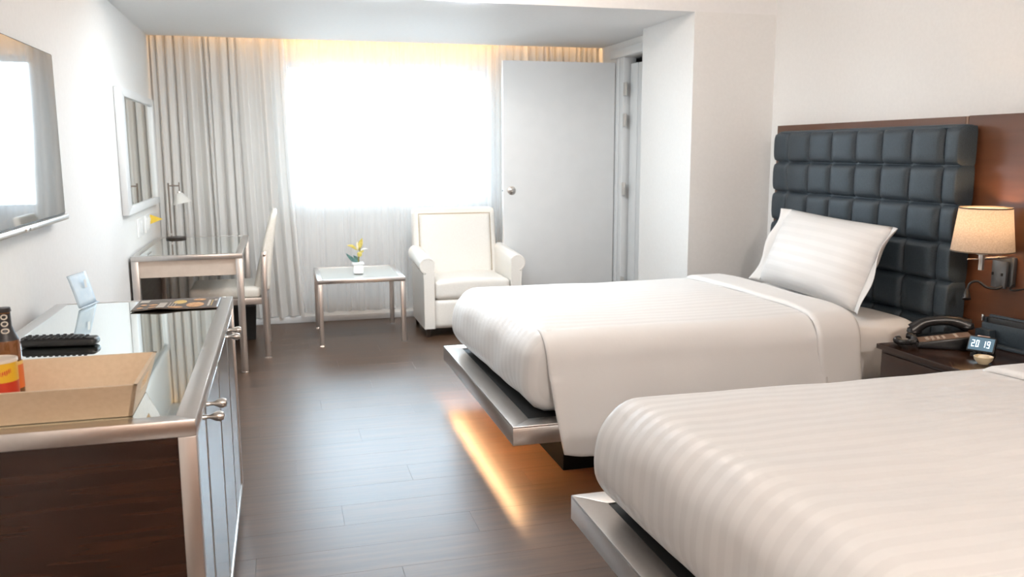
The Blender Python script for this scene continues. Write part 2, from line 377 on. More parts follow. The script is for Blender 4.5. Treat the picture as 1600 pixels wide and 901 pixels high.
# ------------------------------------------------------------------ beds
PX0, PX1, PY0, PY1, PZ0, PZ1 = .87, 3.035, 3.20, 4.716, .182, .2625
LEDM = emis('warm_led_strip', (1, .56, .26), 95)
BASEM = mat('flat_black_base', (.006, .006, .006), .8, 0, Specular_IOR_Level=.05)
def bed(label):
    r = thing('bed_frame', label, 'bed frame', (1.95, 3.958, 0))
    L = r.location
    t = .092
    # steel rails with mitred corners
    def rail(name, poly, inner):
        o = obj(name, prism_me([(a-L.x, b_-L.y) for a, b_ in poly], PZ1-.008, PZ1, 2, .002), STEEL, r)
        obj('fascia', prism_me([(a-L.x, b_-L.y) for a, b_ in inner], PZ0, PZ1-.008, 2, .001), STEEL, o); return o
    g = .018
    rail('foot_rail', [(PX0, PY0), (PX0+t, PY0+t), (PX0+t, PY1-t), (PX0, PY1)], [(PX0, PY0), (PX0+g, PY0+g), (PX0+g, PY1-g), (PX0, PY1)])
    rail('side_rail', [(PX0, PY0), (2.93, PY0), (2.93, PY0+t), (PX0+t, PY0+t)], [(PX0, PY0), (2.93, PY0), (2.93, PY0+g), (PX0+g, PY0+g)])
    rail('side_rail', [(PX0, PY1), (2.93, PY1), (2.93, PY1-t), (PX0+t, PY1-t)], [(PX0, PY1), (2.93, PY1), (2.93, PY1-g), (PX0+g, PY1-g)])
    lbox('slat_deck', (PX0+t-L.x, PY0+t-L.y, PZ1-.03), (2.93-L.x, PY1-t-L.y, PZ1-.004), BLACKM, r)
    lbox('led_strip', (PX0+.046-L.x, PY0+.05-L.y, .248), (PX0+.060-L.x, PY1-.05-L.y, .253), LEDM, r)
    b = lbox('base', (1.13-L.x, 3.335-L.y, 0), (2.92-L.x, 4.58-L.y, PZ1-.031), BASEM, r, .004)
    for xx in (1.55, 2.0, 2.45):
        lbox('base_joint', (xx-.0015-L.x, 3.3335-L.y, .004), (xx+.0015-L.x, 3.335-L.y, PZ1-.04), STEELX, r)
    return r
def bed_linen(lm, ld):
    L = Vector((1.95, 3.958, .2625))
    m_ = tag(obj('mattress', rbox_me((.99-L.x, 3.315-L.y, 0), (2.925-L.x, 4.60-L.y, .30), (.07, .07, .07), (30, 24, 12),
             lambda p: p+Vector((0, 0, .02*noise.noise((p.x*3, p.y*3, 1)) if p.z > .2 else 0))), LINENP, None, L), lm, 'mattress')
    d = thing('duvet', ld, 'duvet', L)
    def dis(p):
        x, y, z = p.x+L.x, p.y+L.y, p.z+L.z
        k = min(1, max(0, (z-.3)/.2))
        q = Vector(p)
        if x < 1.6:   # slight skew of the foot end
            q.x += (.055*(4.62-y)/1.3)*max(0, 1-(x-.9)/.7)
        cr_ = 1-((y-3.95)/.68)**2
        q.z += k*(.022*cr_ + .010*noise.noise((x*1.7, y*2.1, 3)) + .006*noise.noise((x*5, y*6, 9)))
        if x < 1.02: q.x += .010*noise.noise((y*5, z*6, 2))-.018*math.sin(math.pi*min(1, max(0, (z-.27)/.3)))
        return q
    obj('cover', rbox_me((.915-L.x, 3.275-L.y, .004), (2.52-L.x, 4.655-L.y, .352), (.12, .095, .125), (64, 56, 18), dis), LINEN, d)
    # near side drape of the cover, from the pinched foot corner to the head
    ytop = 3.275
    def side(u, v):
        x = 1.03+(2.33-1.03)*u
        # arc-length down: v 0 = on top, 1 = hem
        top = .352+L.z+.006
        if v < .18:
            t = v/.18; y = 3.50-(3.50-3.36)*t; zz = top-.028*(1-t)-.004*t
        elif v < .42:
            t = (v-.18)/.24; a = t*math.pi/2; y = 3.36-.125*math.sin(a); zz = top-.004-.135*(1-math.cos(a))
        else:
            t = (v-.42)/.58; y = 3.235-.062*t**.8; zz = top-.139-(top-.139-.125)*t
        hang = max(0, (v-.3)/.7)
        x2 = x+.055*hang**1.5*(1-u)
        wv = .012*noise.noise((x*3.2, 0, 4))+.006*math.sin(x*17+1.3)
        y += wv*hang*1.1
        edge = max(0, 1-u/.05)
        y += .012*edge*hang
        # follow the crown of the cover
        zz += (1-hang)*(.010*noise.noise((x*1.7, y*2.1, 3)) + .006*noise.noise((x*5, y*6, 9))+.022*(1-((max(y, 3.28)-3.95)/.68)**2))*(1 if v < .3 else max(0, 1-(v-.3)/.2))
        if u < .06 and v < .5: zz -= .006*(1-u/.06); y += .01*(1-u/.06)
        zz += hang**4*(.012*math.sin(x*9)+.01*noise.noise((x*14, 2, 0)))
        return Vector((x2, y, zz))-L
    sd = obj('side_drape', grid_me(side, 90, 44), LINENP, d)
    md = sd.modifiers.new('thick', 'SOLIDIFY'); md.thickness = .012; md.offset = 1
    # turned-down head end: a doubled band lying across and hanging down the near side
    def fold(u, v):
        x = 2.295+.225*u
        top = .352+L.z+.020
        if v < .66:
            t = v/.66; y = 4.60-(4.60-3.36)*t; zz = top+.022*(1-((y-3.95)/.68)**2)
            if t < .08: zz -= .06*(1-t/.08)**2
        elif v < .80:
            t = (v-.66)/.14; a = t*math.pi/2; y = 3.36-.142*math.sin(a); zz = top+.005-.14*(1-math.cos(a))
        else:
            t = (v-.80)/.20; y = 3.218-.03*t; zz = top-.135-(top-.135-.14)*t
        x += .018*noise.noise((y*3, zz*3, 6))
        zz += (.010*noise.noise((x*1.7, y*2.1, 3)))*(1 if v < .66 else 0)
        r_ = min(u, 1-u)/.12
        if r_ < 1:
            k = .016*(1-math.sqrt(max(0, 1-(1-r_)**2)))
            if v < .72: zz -= k
            else: y += k
        return Vector((x, y, zz))-L
    fo = obj('folded_edge', grid_me(fold, 18, 80), LINEN if False else LINENP, d)
    md = fo.modifiers.new('thick', 'SOLIDIFY'); md.thickness = .014; md.offset = 1
    return m_, d
bf = bed('steel-edged low bed platform under the bed by the door wall')
mt, dv = bed_linen('white mattress in the bed under the black headboard', 'striped white duvet on the bed under the black headboard')
DY = -2.23
bf2 = copy_tree(bf); bf2.location.y += DY; 
for c in bf2.children:
    if c.name.startswith('led_strip'): c.data = c.data.copy(); c.data.materials[0] = WHITEP
bf2['label'] = 'steel-edged low bed platform of the bed nearest the viewer'
mt2 = copy_tree(mt); mt2.location.y += DY; mt2['label'] = 'white mattress under the duvet nearest the viewer'
dv2 = copy_tree(dv); dv2.location.y += DY; dv2['label'] = 'striped white duvet on the bed nearest the viewer'
for o, g in ((bf, 'twin bed platforms'), (bf2, 'twin bed platforms'), (mt, 'twin bed mattresses'), (mt2, 'twin bed mattresses'), (dv, 'twin bed duvets'), (dv2, 'twin bed duvets')): o['group'] = g

# pillow leaning on the headboard
def pillow_parts():
    r = thing('pillow', 'white striped pillow with flanged edge leaning on the black headboard', 'pillow', (2.655, 3.90, .585)); r.rotation_euler = (math.radians(2), 0, 0)
    hw, hh, th = .425, .222, .115
    def body(sgn):
        def fn(u, v):
            a, b_ = 2*u-1, 2*v-1
            k = max(0, (1-abs(a)**2.6))**.55*max(0, (1-abs(b_)**2.6))**.55
            sx = 1-.05*(1-abs(b_))**1*abs(a)**6*-1 if False else 1
            pin = 1-.03*(1-a*a)*abs(b_)**3; pin2 = 1-.04*(1-b_*b_)*abs(a)**3
            return (sgn*th*k+.006*noise.noise((a*3, b_*3, sgn)), a*hw*pin2, b_*hh*pin)
        return fn
    bm = bmesh.new()
    for s in (1, -1):
        me = grid_me(body(s), 34, 24); bm.from_mesh(me); bpy.data.meshes.remove(me)
    bmesh.ops.remove_doubles(bm, verts=bm.verts, dist=.0035)
    tilt = math.radians(24)
    ob = obj('cushion', bm_mesh(bm, smooth=True), LINENPIL, r, (.085, 0, .225), (0, tilt, 0))
    LINENPIL.node_tree.nodes  # stripes follow the pillow's height
    # flange border all round
    def fl_(seg):
        def fn(u, v):
            w_ = .062*v
            if seg == 0: a, b_, oa, ob_ = 2*u-1, -1, 0, -1
            elif seg == 1: a, b_, oa, ob_ = 1, 2*u-1, 1, 0
            elif seg == 2: a, b_, oa, ob_ = 1-2*u, 1, 0, 1
            else: a, b_, oa, ob_ = -1, 1-2*u, -1, 0
            ext = w_/hw
            y = a*hw*(1-.04*(1-b_*b_)*abs(a)**3)+oa*w_+(a*w_ if oa == 0 else 0)
            z = b_*hh*(1-.03*(1-a*a)*abs(b_)**3)+ob_*w_
            curl = -.05*v*v if (seg in (1, 3)) else .01*v
            return (curl*(.6+.6*noise.noise((y*4, z*4, 1)))+.012*v*math.sin((y+z)*22), y, z-.012*v*v*(1 if seg != 0 else -.6))
        return fn
    for s, nm in ((1, 'flange'), (3, 'flange')):
        f_ = obj(nm, grid_me(fl_(s), 30, 5), LINENP, r, (.085, 0, .225), (0, tilt, 0))
        md = f_.modifiers.new('thick', 'SOLIDIFY'); md.thickness = .003
    return r
pil = pillow_parts()

# ------------------------------------------------------------------ wall panels, headboard
wp = [thing('wall_panel', 'glossy brown wood wall panel behind the black headboard', 'wall panel', (3.065, 4.05, .05), 0, 'brown wood wall panels'),
      thing('wall_panel', 'glossy brown wood wall panel carrying the bedside wall lamp', 'wall panel', (3.065, 2.85, .05), 0, 'brown wood wall panels')]
box('board', (3.040, 3.288, .05), (3.09, 4.825, 1.512), PANELWOOD, wp[0], .002)
box('edge_strip', (3.0395, 3.270, .05), (3.09, 3.286, 1.512), mat('light_edge_strip', (.20, .10, .05), .3), wp[0], .002)
box('board', (3.040, 2.44, .05), (3.09, 3.268, 1.514), PANELWOOD, wp[1], .0015)
p3 = thing('wall_panel', 'glossy brown wood wall panel behind the bed nearest the viewer', 'wall panel', (3.065, 1.7, .05), 0, 'brown wood wall panels')
box('board', (3.040, .9, .05), (3.09, 2.44, 1.512), PANELWOOD, p3, .002)

def pad_me(w, h, t, round_side=0):
    def fn(u, v):
        a, b_ = 2*u-1, 2*v-1
        k = (1-abs(a)**5)**.5*(1-abs(b_)**5)**.5
        return (-t*k**.75, a*w/2, b_*h/2)
    return grid_me(fn, 14, 12)
hb = thing('headboard', 'tall tufted black leather headboard behind the leaning pillow', 'headboard', (2.99, 3.953, .30))
HY0, HY1, HZ0, HZ1 = 3.208, 4.70, .30, 1.468
bmx = box('core', (2.968, HY0+.006, HZ0), (3.038, HY1-.006, HZ1), LEATHER, hb, .02, 3)
rows = 6; rh = .1775; cols = [HY0, 3.312, 3.520, 3.727, 3.933, 4.140, 4.347, 4.560, HY1]
zb = [HZ1-rh*k for k in range(rows+1)] + [HZ0]
cache = {}
for j in range(rows+1):
    z1, z0 = zb[j], zb[j+1]
    if z1-z0 < .03: continue
    for i in range(8):
        y0, y1 = cols[i], cols[i+1]
        key = (round(y1-y0, 3), round(z1-z0, 3))
        if i in (0, 7):
            key += (i,)
            if key not in cache:
                s = -1 if i == 0 else 1
                def edge(u, v, w=y1-y0, h=z1-z0, s=s, top=False):
                    # wraps from the front round the side
                    b_ = 2*v-1; kb = (1-abs(b_)**4)**.5
                    t = u
                    if t < .5:
                        q = t/.5; k = (1-(1-q)**4)**.5; return (-.034*k*kb**.8-.0, (-w/2+w*.9*q)*s, b_*h/2)
                    a = (t-.5)/.5*math.pi/2
                    return (-.034*kb**.8*math.cos(a)+.062*math.sin(a)*((t-.5)/.5), (w*.4+.1*w*math.sin(a)+.006*kb)*s, b_*h/2)
                cache[key] = grid_me(edge, 18, 12)
        elif key not in cache: cache[key] = pad_me(y1-y0, z1-z0, .040)
        obj('tufted_pad', cache[key], LEATHER, hb, (2.972-hb.location.x, (y0+y1)/2-hb.location.y, (z0+z1)/2-hb.location.z))
# rounded leather roll along the top edge
obj('top_roll', rbox_me((2.958, HY0+.004, HZ1-.02), (3.038, HY1-.004, HZ1+.008), (.03, .02, .012), (6, 40, 4)), LEATHER, hb, -hb.location)
hb2 = copy_tree(hb); hb2.location.y += DY; hb2['label'] = 'tufted black leather headboard of the bed nearest the viewer'
hb['group'] = hb2['group'] = 'tufted headboards'
pil2 = copy_tree(pil); pil2.location.y += DY; pil2['label'] = 'white striped pillow on the bed nearest the viewer'
pil['group'] = pil2['group'] = 'bed pillows'

# ------------------------------------------------------------------ nightstand and what stands on it
ns = thing('nightstand', 'dark glossy wood nightstand between the two beds', 'nightstand', (2.76, 2.81, 0))
box('top', (2.487, 2.52, .508), (3.038, 3.098, .53), DARKWOOD, ns, .003)
box('body', (2.505, 2.535, .10), (3.036, 3.083, .508), DARKWOOD, ns, .002)
dr = box('drawer', (2.493, 2.552, .33), (2.506, 3.066, .495), DARKWOOD, ns, .003)
dr2 = box('drawer', (2.493, 2.552, .115), (2.506, 3.066, .32), DARKWOOD, ns, .003)
for q, zz in ((dr, .08), (dr2, .10)):
    obj('knob', lathe_me([(.006, 0), (.005, .012), (.011, .016), (.011, .022), (0, .026)], 16), SATIN, q, (-.006, 0, zz), (0, -math.pi/2, 0))
for yq in (2.56, 3.03): box('plinth_leg', (2.53, yq, 0), (2.57, yq+.04, .10), DARKLEG, ns)
box('plinth_leg', (2.98, 2.56, 0), (3.02, 2.60, .10), DARKLEG, ns); box('plinth_leg', (2.98, 3.03, 0), (3.02, 3.07, .10), DARKLEG, ns)

ph = thing('telephone', 'black desk telephone with coiled cord on the nightstand', 'telephone', (2.72, 2.985, .531), math.radians(-32))
# body wedge: long axis x (towards the wall), keypad on top
def wedge(poly, y0, y1, M, name, bev=.004): return obj(name, prism_me(poly, y0, y1, 1, bev), M, ph)
wedge([(-.10, 0), (.11, 0), (.11, .060), (-.10, .022)], -.085, .085, BLACKP, 'base')
BRONZE = noise_col(mat('bronze_faceplate', rough=.35), (.20, .13, .09), (.26, .17, .12), (60, 60, 60))
wedge([(-.095, .0235), (.105, .0600), (.105, .0625), (-.095, .026)], -.078, .012, BRONZE, 'faceplate', 0)
KEY = mat('grey_keys', (.45, .38, .32), .4)
km = box_me((-.0055, -.006, 0), (.0055, .006, .004), .001, 1)
for a in range(4):
    for b_ in range(3):
        xx = -.06+a*.021; obj('key', km, KEY, ph, (xx, -.062+b_*.021, .0245+(xx+.095)*.1825+.0015), (0, -.18, 0))
for b_ in range(4): obj('key', km, KEY, ph, (.05, -.066+b_*.018, .0245+(.145)*.1825+.0015), (0, -.18, 0))
hs_pts = spline([(-.105, .052, .050), (-.06, .052, .085), (.0, .052, .098), (.06, .052, .098), (.115, .052, .080)], 6)
obj('handset', tube_me(hs_pts, [.021+.010*abs(2*i/(len(hs_pts)-1)-1)**2 for i in range(len(hs_pts))], 14), BLACKP, ph)
for xx, zz in ((-.098, .04), (.108, .072)):
    obj('handset_cup', lathe_me([(.0, 0), (.026, 0), (.031, .008), (.028, .022), (.015, .03), (0, .031)], 20), BLACKP, ph, (xx, .052, zz-.004))
coil = []
for k in range(420):
    t = k/419; base = spline_pt = None
    a = t*math.pi*1.75+2.0
    c = Vector((-.145+.034*math.cos(a), -.045+.065*math.sin(a)*(1-.25*t), .0155+.02*t))
    tang = Vector((-math.sin(a), math.cos(a), 0)); nn = Vector((math.cos(a), math.sin(a), 0))
    th_ = t*2*math.pi*46
    coil.append(c+.0105*(math.cos(th_)*nn+math.sin(th_)*Vector((0, 0, 1))))
obj('coiled_cord', tube_me(coil, .0038, 5), BLACKP, ph)

ck = thing('alarm_clock', 'small black digital clock showing white digits on the nightstand', 'clock', (2.725, 2.765, .53), math.radians(-62))
# local: faces -y, leans back
obj('stand', prism_me([(-.012, 0), (.050, 0), (.050, .012), (.010, .030), (-.006, .020)], -.040, .040, 0, .002), BLACKP, ck)
hd = obj('housing', box_me((-.052, -.006, -.034), (.052, .016, .034), .005, 2), BLACKP, ck, (0, -.004, .052), (math.radians(-28), 0, 0))
obj('display', box_me((-.046, -.0075, -.027), (.046, -.0058, .027)), emis('clock_glass_glow', (.10, .17, .22), .9), hd)
def seg_digits(txt):
    bm = bmesh.new(); x = -.036
    SEG = {'0': 'abcdef', '1': 'bc', '2': 'abged', '9': 'abcdfg'}
    for ch in txt:
        if ch == ' ': x += .008; continue
        w_, h_, t = .0105, .026, .0022
        R_ = {'a': (0, h_/2, w_, 0), 'g': (0, 0, w_, 0), 'd': (0, -h_/2, w_, 0)}
        for s in SEG[ch]:
            if s in R_: x0, z_, ww, _ = R_[s]; addbox(bm, (x, -.0085, z_-t/2), (x+ww, -.0076, z_+t/2))
            else:
                xa = x if s in 'fe' else x+w_-t; za = 0 if s in 'fb' else -h_/2
                addbox(bm, (xa, -.0085, za), (xa+t, -.0076, za+h_/2))
        x += .0165
    return bm_mesh(bm)
obj('digits', seg_digits('20 19'), emis('white_digits', (.75, .92, 1.0), 3.0), hd)
for q in (-.02, 0, .02): obj('button', box_me((q-.006, -.002, -.038), (q+.006, .006, -.033)), BLACKM, hd)
obj('snooze_bar', box_me((-.024, -.002, .033), (.024, .012, .038), .002), mat('pinkish_chrome', (.7, .5, .42), .3, 1), hd)

bxo = thing('bedside_organizer', 'black leather letter holder standing against the wood panel', 'organizer', (2.95, 2.86, .53), math.radians(8))
lbox('base', (-.05, -.12, 0), (.06, .12, .012), LEATHER, bxo, .003)
lbox('back_wall', (.03, -.12, .012), (.045, .12, .125), LEATHER, bxo, .004)
lbox('front_wall', (-.012, -.12, .012), (-.002, .12, .095), LEATHER, bxo, .003)
for s in (-.12, .108): lbox('side_wall', (-.002, s, .012), (.03, s+.012, .115), LEATHER, bxo, .003)
lbox('pocket', (-.05, .05, .012), (-.012, .12, .07), LEATHER, bxo, .003)
lbox('contents', (.002, -.105, .02), (.024, .105, .118), BLACKP, bxo, .002)
lbox('clip', (-.016, .112, .1), (-.004, .12, .128), CHROME, bxo, .001)
dish = thing('trinket_dish', 'small cream rounded dish beside the digital clock', 'dish', (2.645, 2.672, .53))
obj('bowl', lathe_me([(0, .002), (.018, .0), (.032, .016), (.036, .030), (.033, .031), (.028, .018), (.0, .008)], 28), mat('cream_glaze', (.82, .68, .45), .3), dish)
obj('soap', rbox_me((-.018, -.018, .008), (.018, .018, .034), (.012, .012, .012), (8, 8, 6)), mat('pale_soap', (.85, .75, .58), .5), dish)

# ------------------------------------------------------------------ bedside wall lamp
LX, LY = 2.905, 2.99
wl = thing('wall_lamp', 'lit linen-shaded wall lamp with reading arm above the nightstand', 'lamp', (3.04, 2.965, .84))
def W2(p): return Vector(p)-wl.location
GREYM = mat('grey_metal_plate', (.16, .165, .17), .35, .8)
obj('back_plate', box_me((-.022, -.046, -.065), (0, .046, .065), .006, 2), GREYM, wl, (0, .012, 0))
obj('front_plate', box_me((-.012, -.04, -.06), (0, .04, .06), .004, 2), GREYM, wl, (-.03, .022, -.012))
for yq in (-.02, .03): obj('switch', box_me((-.006, -.003, -.006), (0, .003, .006)), BLACKM, wl, (-.042, .022+yq, -.012))
obj('arm', tube_me(spline([W2((3.03, 2.95, .905)), W2((2.97, 2.955, .905)), W2((2.93, 2.975, .903)), W2((LX, LY, .902))], 6), .0055, 10), CHROME, wl)
obj('arm', tube_me([W2((3.02, 2.985, .894)), W2((LX-.045, LY+.03, .894))], .0035, 8), CHROME, wl)
obj('stem', lathe_me([(.011, -.045), (.011, .0), (.013, .004), (.013, .02), (.026, .024), (.026, .032), (.012, .036), (.012, .07), (0, .07)], 20), SATIN, wl, W2((LX, LY, .895)))
sh = obj('lamp_shade', lathe_me([(.124, .0), (.103, .186)], 48, cap=False), SHADE, wl, W2((LX, LY, .932)))
TRIM = mat('dark_shade_trim', (.10, .075, .05), .6)
obj('rim', lathe_me([(.1235, -.001), (.1255, -.001), (.1250, .004), (.1230, .004), (.1235, -.001)], 48, cap=False), TRIM, sh)
obj('rim', lathe_me([(.1025, .182), (.1045, .182), (.1040, .1875), (.1020, .1875), (.1025, .182)], 48, cap=False), TRIM, sh)
obj('bulb', lathe_me([(.012, .0), (.014, .015), (.028, .04), (.03, .055), (.022, .078), (0, .086)], 20), emis('warm_bulb', (1, .68, .36), 5), wl, W2((LX, LY, .965)))
gn = spline([(3.012, 2.962, .785), (2.985, 2.972, .768), (2.95, 2.995, .772), (2.925, 3.02, .795), (2.905, 3.04, .785), (2.895, 3.045, .755)], 8)
obj('gooseneck', tube_me([W2(p) for p in gn], .0055, 10), BLACKP, wl)
rl = obj('reading_head', lathe_me([(.007, .0), (.010, -.008), (.018, -.045), (.016, -.047), (.0, -.044)], 20), BLACKP, wl, W2((2.895, 3.046, .758)), (math.radians(-18), math.radians(16), 0))
obj('gooseneck', tube_me([W2(p) for p in spline([(3.03, 2.935, .79), (3.0, 2.92, .772), (2.99, 2.89, .772), (3.035, 2.87, .78)], 6)], .004, 8), BLACKP, wl)
ll = bpy.data.lights.new('lamp_bulb_light', 'POINT'); ll.energy = 4.2; ll.color = (1, .64, .36); ll.shadow_soft_size = .03
lo_ = bpy.data.objects.new('lamp_bulb_light', ll); COL.objects.link(lo_); lo_.location = (LX, LY, 1.05)

# ------------------------------------------------------------------ television
tv = thing('television', 'wall-mounted flat television with glossy screen above the cabinet', 'television', (-.849, 3.05, 1.41))
box('housing', (-.835, 2.47, 1.12), (-.805, 3.66, 1.73), BLACKP, tv, .004)
box('screen', (-.805, 2.476, 1.135), (-.803, 3.655, 1.725), SCREEN, tv)
box('bottom_bar', (-.812, 2.465, 1.108), (-.792, 3.668, 1.130), SATIN, tv, .006)
box('badge', (-.793, 3.06, 1.112), (-.789, 3.11, 1.122), CHROME, tv, .001)
box('wall_bracket', (-.849, 2.9, 1.3), (-.835, 3.2, 1.55), BLACKM, tv)

# ------------------------------------------------------------------ mirrored sideboard
cb = thing('sideboard', 'steel-framed sideboard with mirrored top and dark wood end under the television', 'cabinet', (-.494, 2.6, 0))
CX0, CX1, CY0, CY1, CZ = -.80, -.188, 1.81, 3.385, .82
t, hgt = .042, .036
def cbar(name, poly, z0, z1): 
    return obj(name, prism_me([(a-cb.location.x, b_-cb.location.y) for a, b_ in poly], z0, z1, 2, .0015), STEEL, cb)
cbar('top_frame', [(CX0, CY0), (CX1, CY0), (CX1-t, CY0+t), (CX0+t, CY0+t)], CZ-hgt, CZ)
cbar('top_frame', [(CX1, CY0), (CX1, CY1), (CX1-t, CY1-.02), (CX1-t, CY0+t)], CZ-hgt, CZ)
cbar('top_frame', [(CX1, CY1), (CX0, CY1), (CX0+t, CY1-.02), (CX1-t, CY1-.02)], CZ-hgt, CZ)
cbar('top_frame', [(CX0, CY1), (CX0, CY0), (CX0+t, CY0+t), (CX0+t, CY1-.02)], CZ-hgt, CZ)
box('mirrored_top', (CX0+t, CY0+t, CZ-.012), (CX1-t, CY1-.02, CZ-.001), CTOP, cb)
box('corner_post', (CX1-.036, CY0, .06), (CX1, CY0+.036, CZ-hgt), STEELX, cb, .0015)
box('corner_post', (CX0, CY0, .06), (CX0+.036, CY0+.036, CZ-hgt), STEELX, cb, .0015)
box('corner_post', (CX1-.036, CY1-.03, .06), (CX1, CY1, CZ-hgt), STEELX, cb, .0015)
box('corner_post', (CX0, CY1-.03, .06), (CX0+.036, CY1, CZ-hgt), STEELX, cb, .0015)
box('end_panel', (CX0+.036, CY0+.006, .06), (CX1-.036, CY0+.026, CZ-hgt), DARKWOOD, cb)
box('end_panel', (CX0+.036, CY1-.022, .06), (CX1-.036, CY1-.006, CZ-hgt), DARKWOOD, cb)
box('back_panel', (CX0+.004, CY0+.036, .06), (CX0+.02, CY1-.03, CZ-hgt), DARKWOOD, cb)
box('bottom_rail', (CX0+.02, CY0+.036, .06), (CX1-.002, CY1-.03, .082), STEELX, cb, .001)
bnd = [CY0+.038, 2.085, 2.535, 2.985, CY1-.032]
kn = lathe_me([(.0065, 0), (.0055, .006), (.0045, .016), (.0075, .022), (.0115, .030), (.0125, .038), (.009, .046), (0, .049)], 20)
for i, (a, b_) in enumerate(zip(bnd, bnd[1:])):
    dd = box('door', (CX1-.022, a+.0015, .084), (CX1-.006, b_-.0015, CZ-hgt-.003), STEELX, cb, .001)
    dm = b_-a-.003; zc = CZ-hgt-.003-.084
    obj('glass_panel', box_me((.008, -dm/2+.022, .022), (.0095, dm/2-.022, zc-.022)), CDOOR, dd)
    ky = {0: b_-.055, 1: a+.055, 2: b_-.055, 3: a+.055}[i]
    obj('knob', kn, SATIN, dd, (.008, ky-(a+b_)/2, .757-.084), (0, math.pi/2, 0))
for xx in (CX0+.01, CX1-.045):
    for yq in (CY0+.01, CY1-.09): box('leg', (xx, yq, 0), (xx+.03, yq+.03, .06), STEELX, cb)

# tray
def tray():
    r = thing('serving_tray', 'cream leatherette tray with flared sides on the mirrored sideboard', 'tray', (-.50, 1.967, CZ))
    x0, x1, y0, y1 = -.195, .183, -.097, .097      # floor half sizes
    fx, fy, h, th = .022, .054, .080, .008
    obj('floor', box_me((x0, y0, 0), (x1, y1, .008)), CREAMTRAY, r)
    def wall(b0, b1, t0, t1, inw, name='wall', slot=False):
        # slanted wall from floor edge (b0,b1) to rim (t0,t1), thickness along inw
        b0, b1, t0, t1, inw = map(Vector, (b0, b1, t0, t1, inw)); bm = bmesh.new()
        if not slot:
            v = [bm.verts.new(p) for p in (b0, b1, t1, t0, b0+inw, b1+inw, t1+inw, t0+inw)]
            for f in ((0, 1, 2, 3), (7, 6, 5, 4), (0, 4, 5, 1), (1, 5, 6, 2), (2, 6, 7, 3), (3, 7, 4, 0)): bm.faces.new([v[k] for k in f])
        else:
            us = [0, .3, .36, .64, .70, 1]; vs_ = [0, .45, .52, .70, .77, 1]
            def P(u, w_, o): return (b0.lerp(b1, u)).lerp(t0.lerp(t1, u), w_)+inw*o
            hole = [(i, j) for i in range(1, 4) for j in range(1, 4)]
            gv = {(i, j, o): bm.verts.new(P(us[i], vs_[j], o)) for i in range(6) for j in range(6) for o in (0, 1)}
            cells = {(i, j) for i in range(5) for j in range(5)}-set(hole)
            for (i, j) in cells:
                for o in (0, 1): bm.faces.new([gv[(i, j, o)], gv[(i+1, j, o)], gv[(i+1, j+1, o)], gv[(i, j+1, o)]])
                for (di, dj, p, q) in ((-1, 0, (i, j), (i, j+1)), (1, 0, (i+1, j), (i+1, j+1)), (0, -1, (i, j), (i+1, j)), (0, 1, (i, j+1), (i+1, j+1))):
                    if (i+di, j+dj) not in cells: bm.faces.new([gv[(*p, 0)], gv[(*q, 0)], gv[(*q, 1)], gv[(*p, 1)]])
        return obj(name, bm_mesh(bm), CREAMTRAY, r)
    wall((x0, y0, 0), (x1, y0, 0), (x0-fx, y0-fy, h), (x1+fx, y0-fy, h), (0, th, 0))
    wall((x0, y1, 0), (x1, y1, 0), (x0-fx, y1+fy, h), (x1+fx, y1+fy, h), (0, -th, 0))
    wall((x1, y0, 0), (x1, y1, 0), (x1+fx, y0-fy, h), (x1+fx, y1+fy, h), (-th, 0, 0), 'handle_wall', True)
    wall((x0, y0, 0), (x0, y1, 0), (x0-fx, y0-fy, h), (x0-fx, y1+fy, h), (th, 0, 0), 'handle_wall', True)
    return r
tray()
TZ = CZ+.0085
# bottle
AMBER = mat('amber_glass', (.30, .12, .04), .06, 0, Transmission_Weight=.55, IOR=1.45)
bo = thing('beer_bottle', 'amber glass bottle with black neck label in the tray', 'bottle', (-.585, 2.033, TZ))
obj('glass', lathe_me([(0, .0), (.024, 0), (.0275, .004), (.0275, .118), (.025, .136), (.0165, .155), (.0130, .165), (.0125, .196), (.0135, .198), (.0135, .203), (0, .203)], 32), AMBER, bo)
nlm = mat('black_neck_label', (.02, .018, .02), .4)
nl = obj('neck_label', lathe_me([(.0255, .1365), (.0172, .1555), (.0137, .166), (.0132, .1945)], 32, cap=False), nlm, bo)
obj('crown_cap', lathe_me([(.0145, .1975), (.0150, .200), (.0138, .2065), (0, .2075)], 24), nlm, bo)
ring = mat('cream_emblem', (.75, .70, .62), .5)
for zz, rr in ((.188, .0136), (.173, .0143), (.158, .0172)):
    a0 = math.atan2(-2.03, .585)   # towards the room
    pts = [(rr*math.cos(a0+.42*math.cos(q))+.0005*math.cos(a0), rr*math.sin(a0+.42*math.cos(q))+.0005*math.sin(a0), zz+.0048*math.sin(q)) for q in [2*math.pi*k/16 for k in range(17)]]
    obj('emblem', tube_me(pts, .0013, 6), ring, nl)
obj('label', lathe_me([(.0279, .030), (.0279, .082)], 32, cap=False), mat('orange_label', (.70, .16, .03), .5), bo)
obj('label_band', lathe_me([(.0281, .082), (.0281, .090)], 32, cap=False), mat('gold_label', (.75, .48, .12), .4), bo)
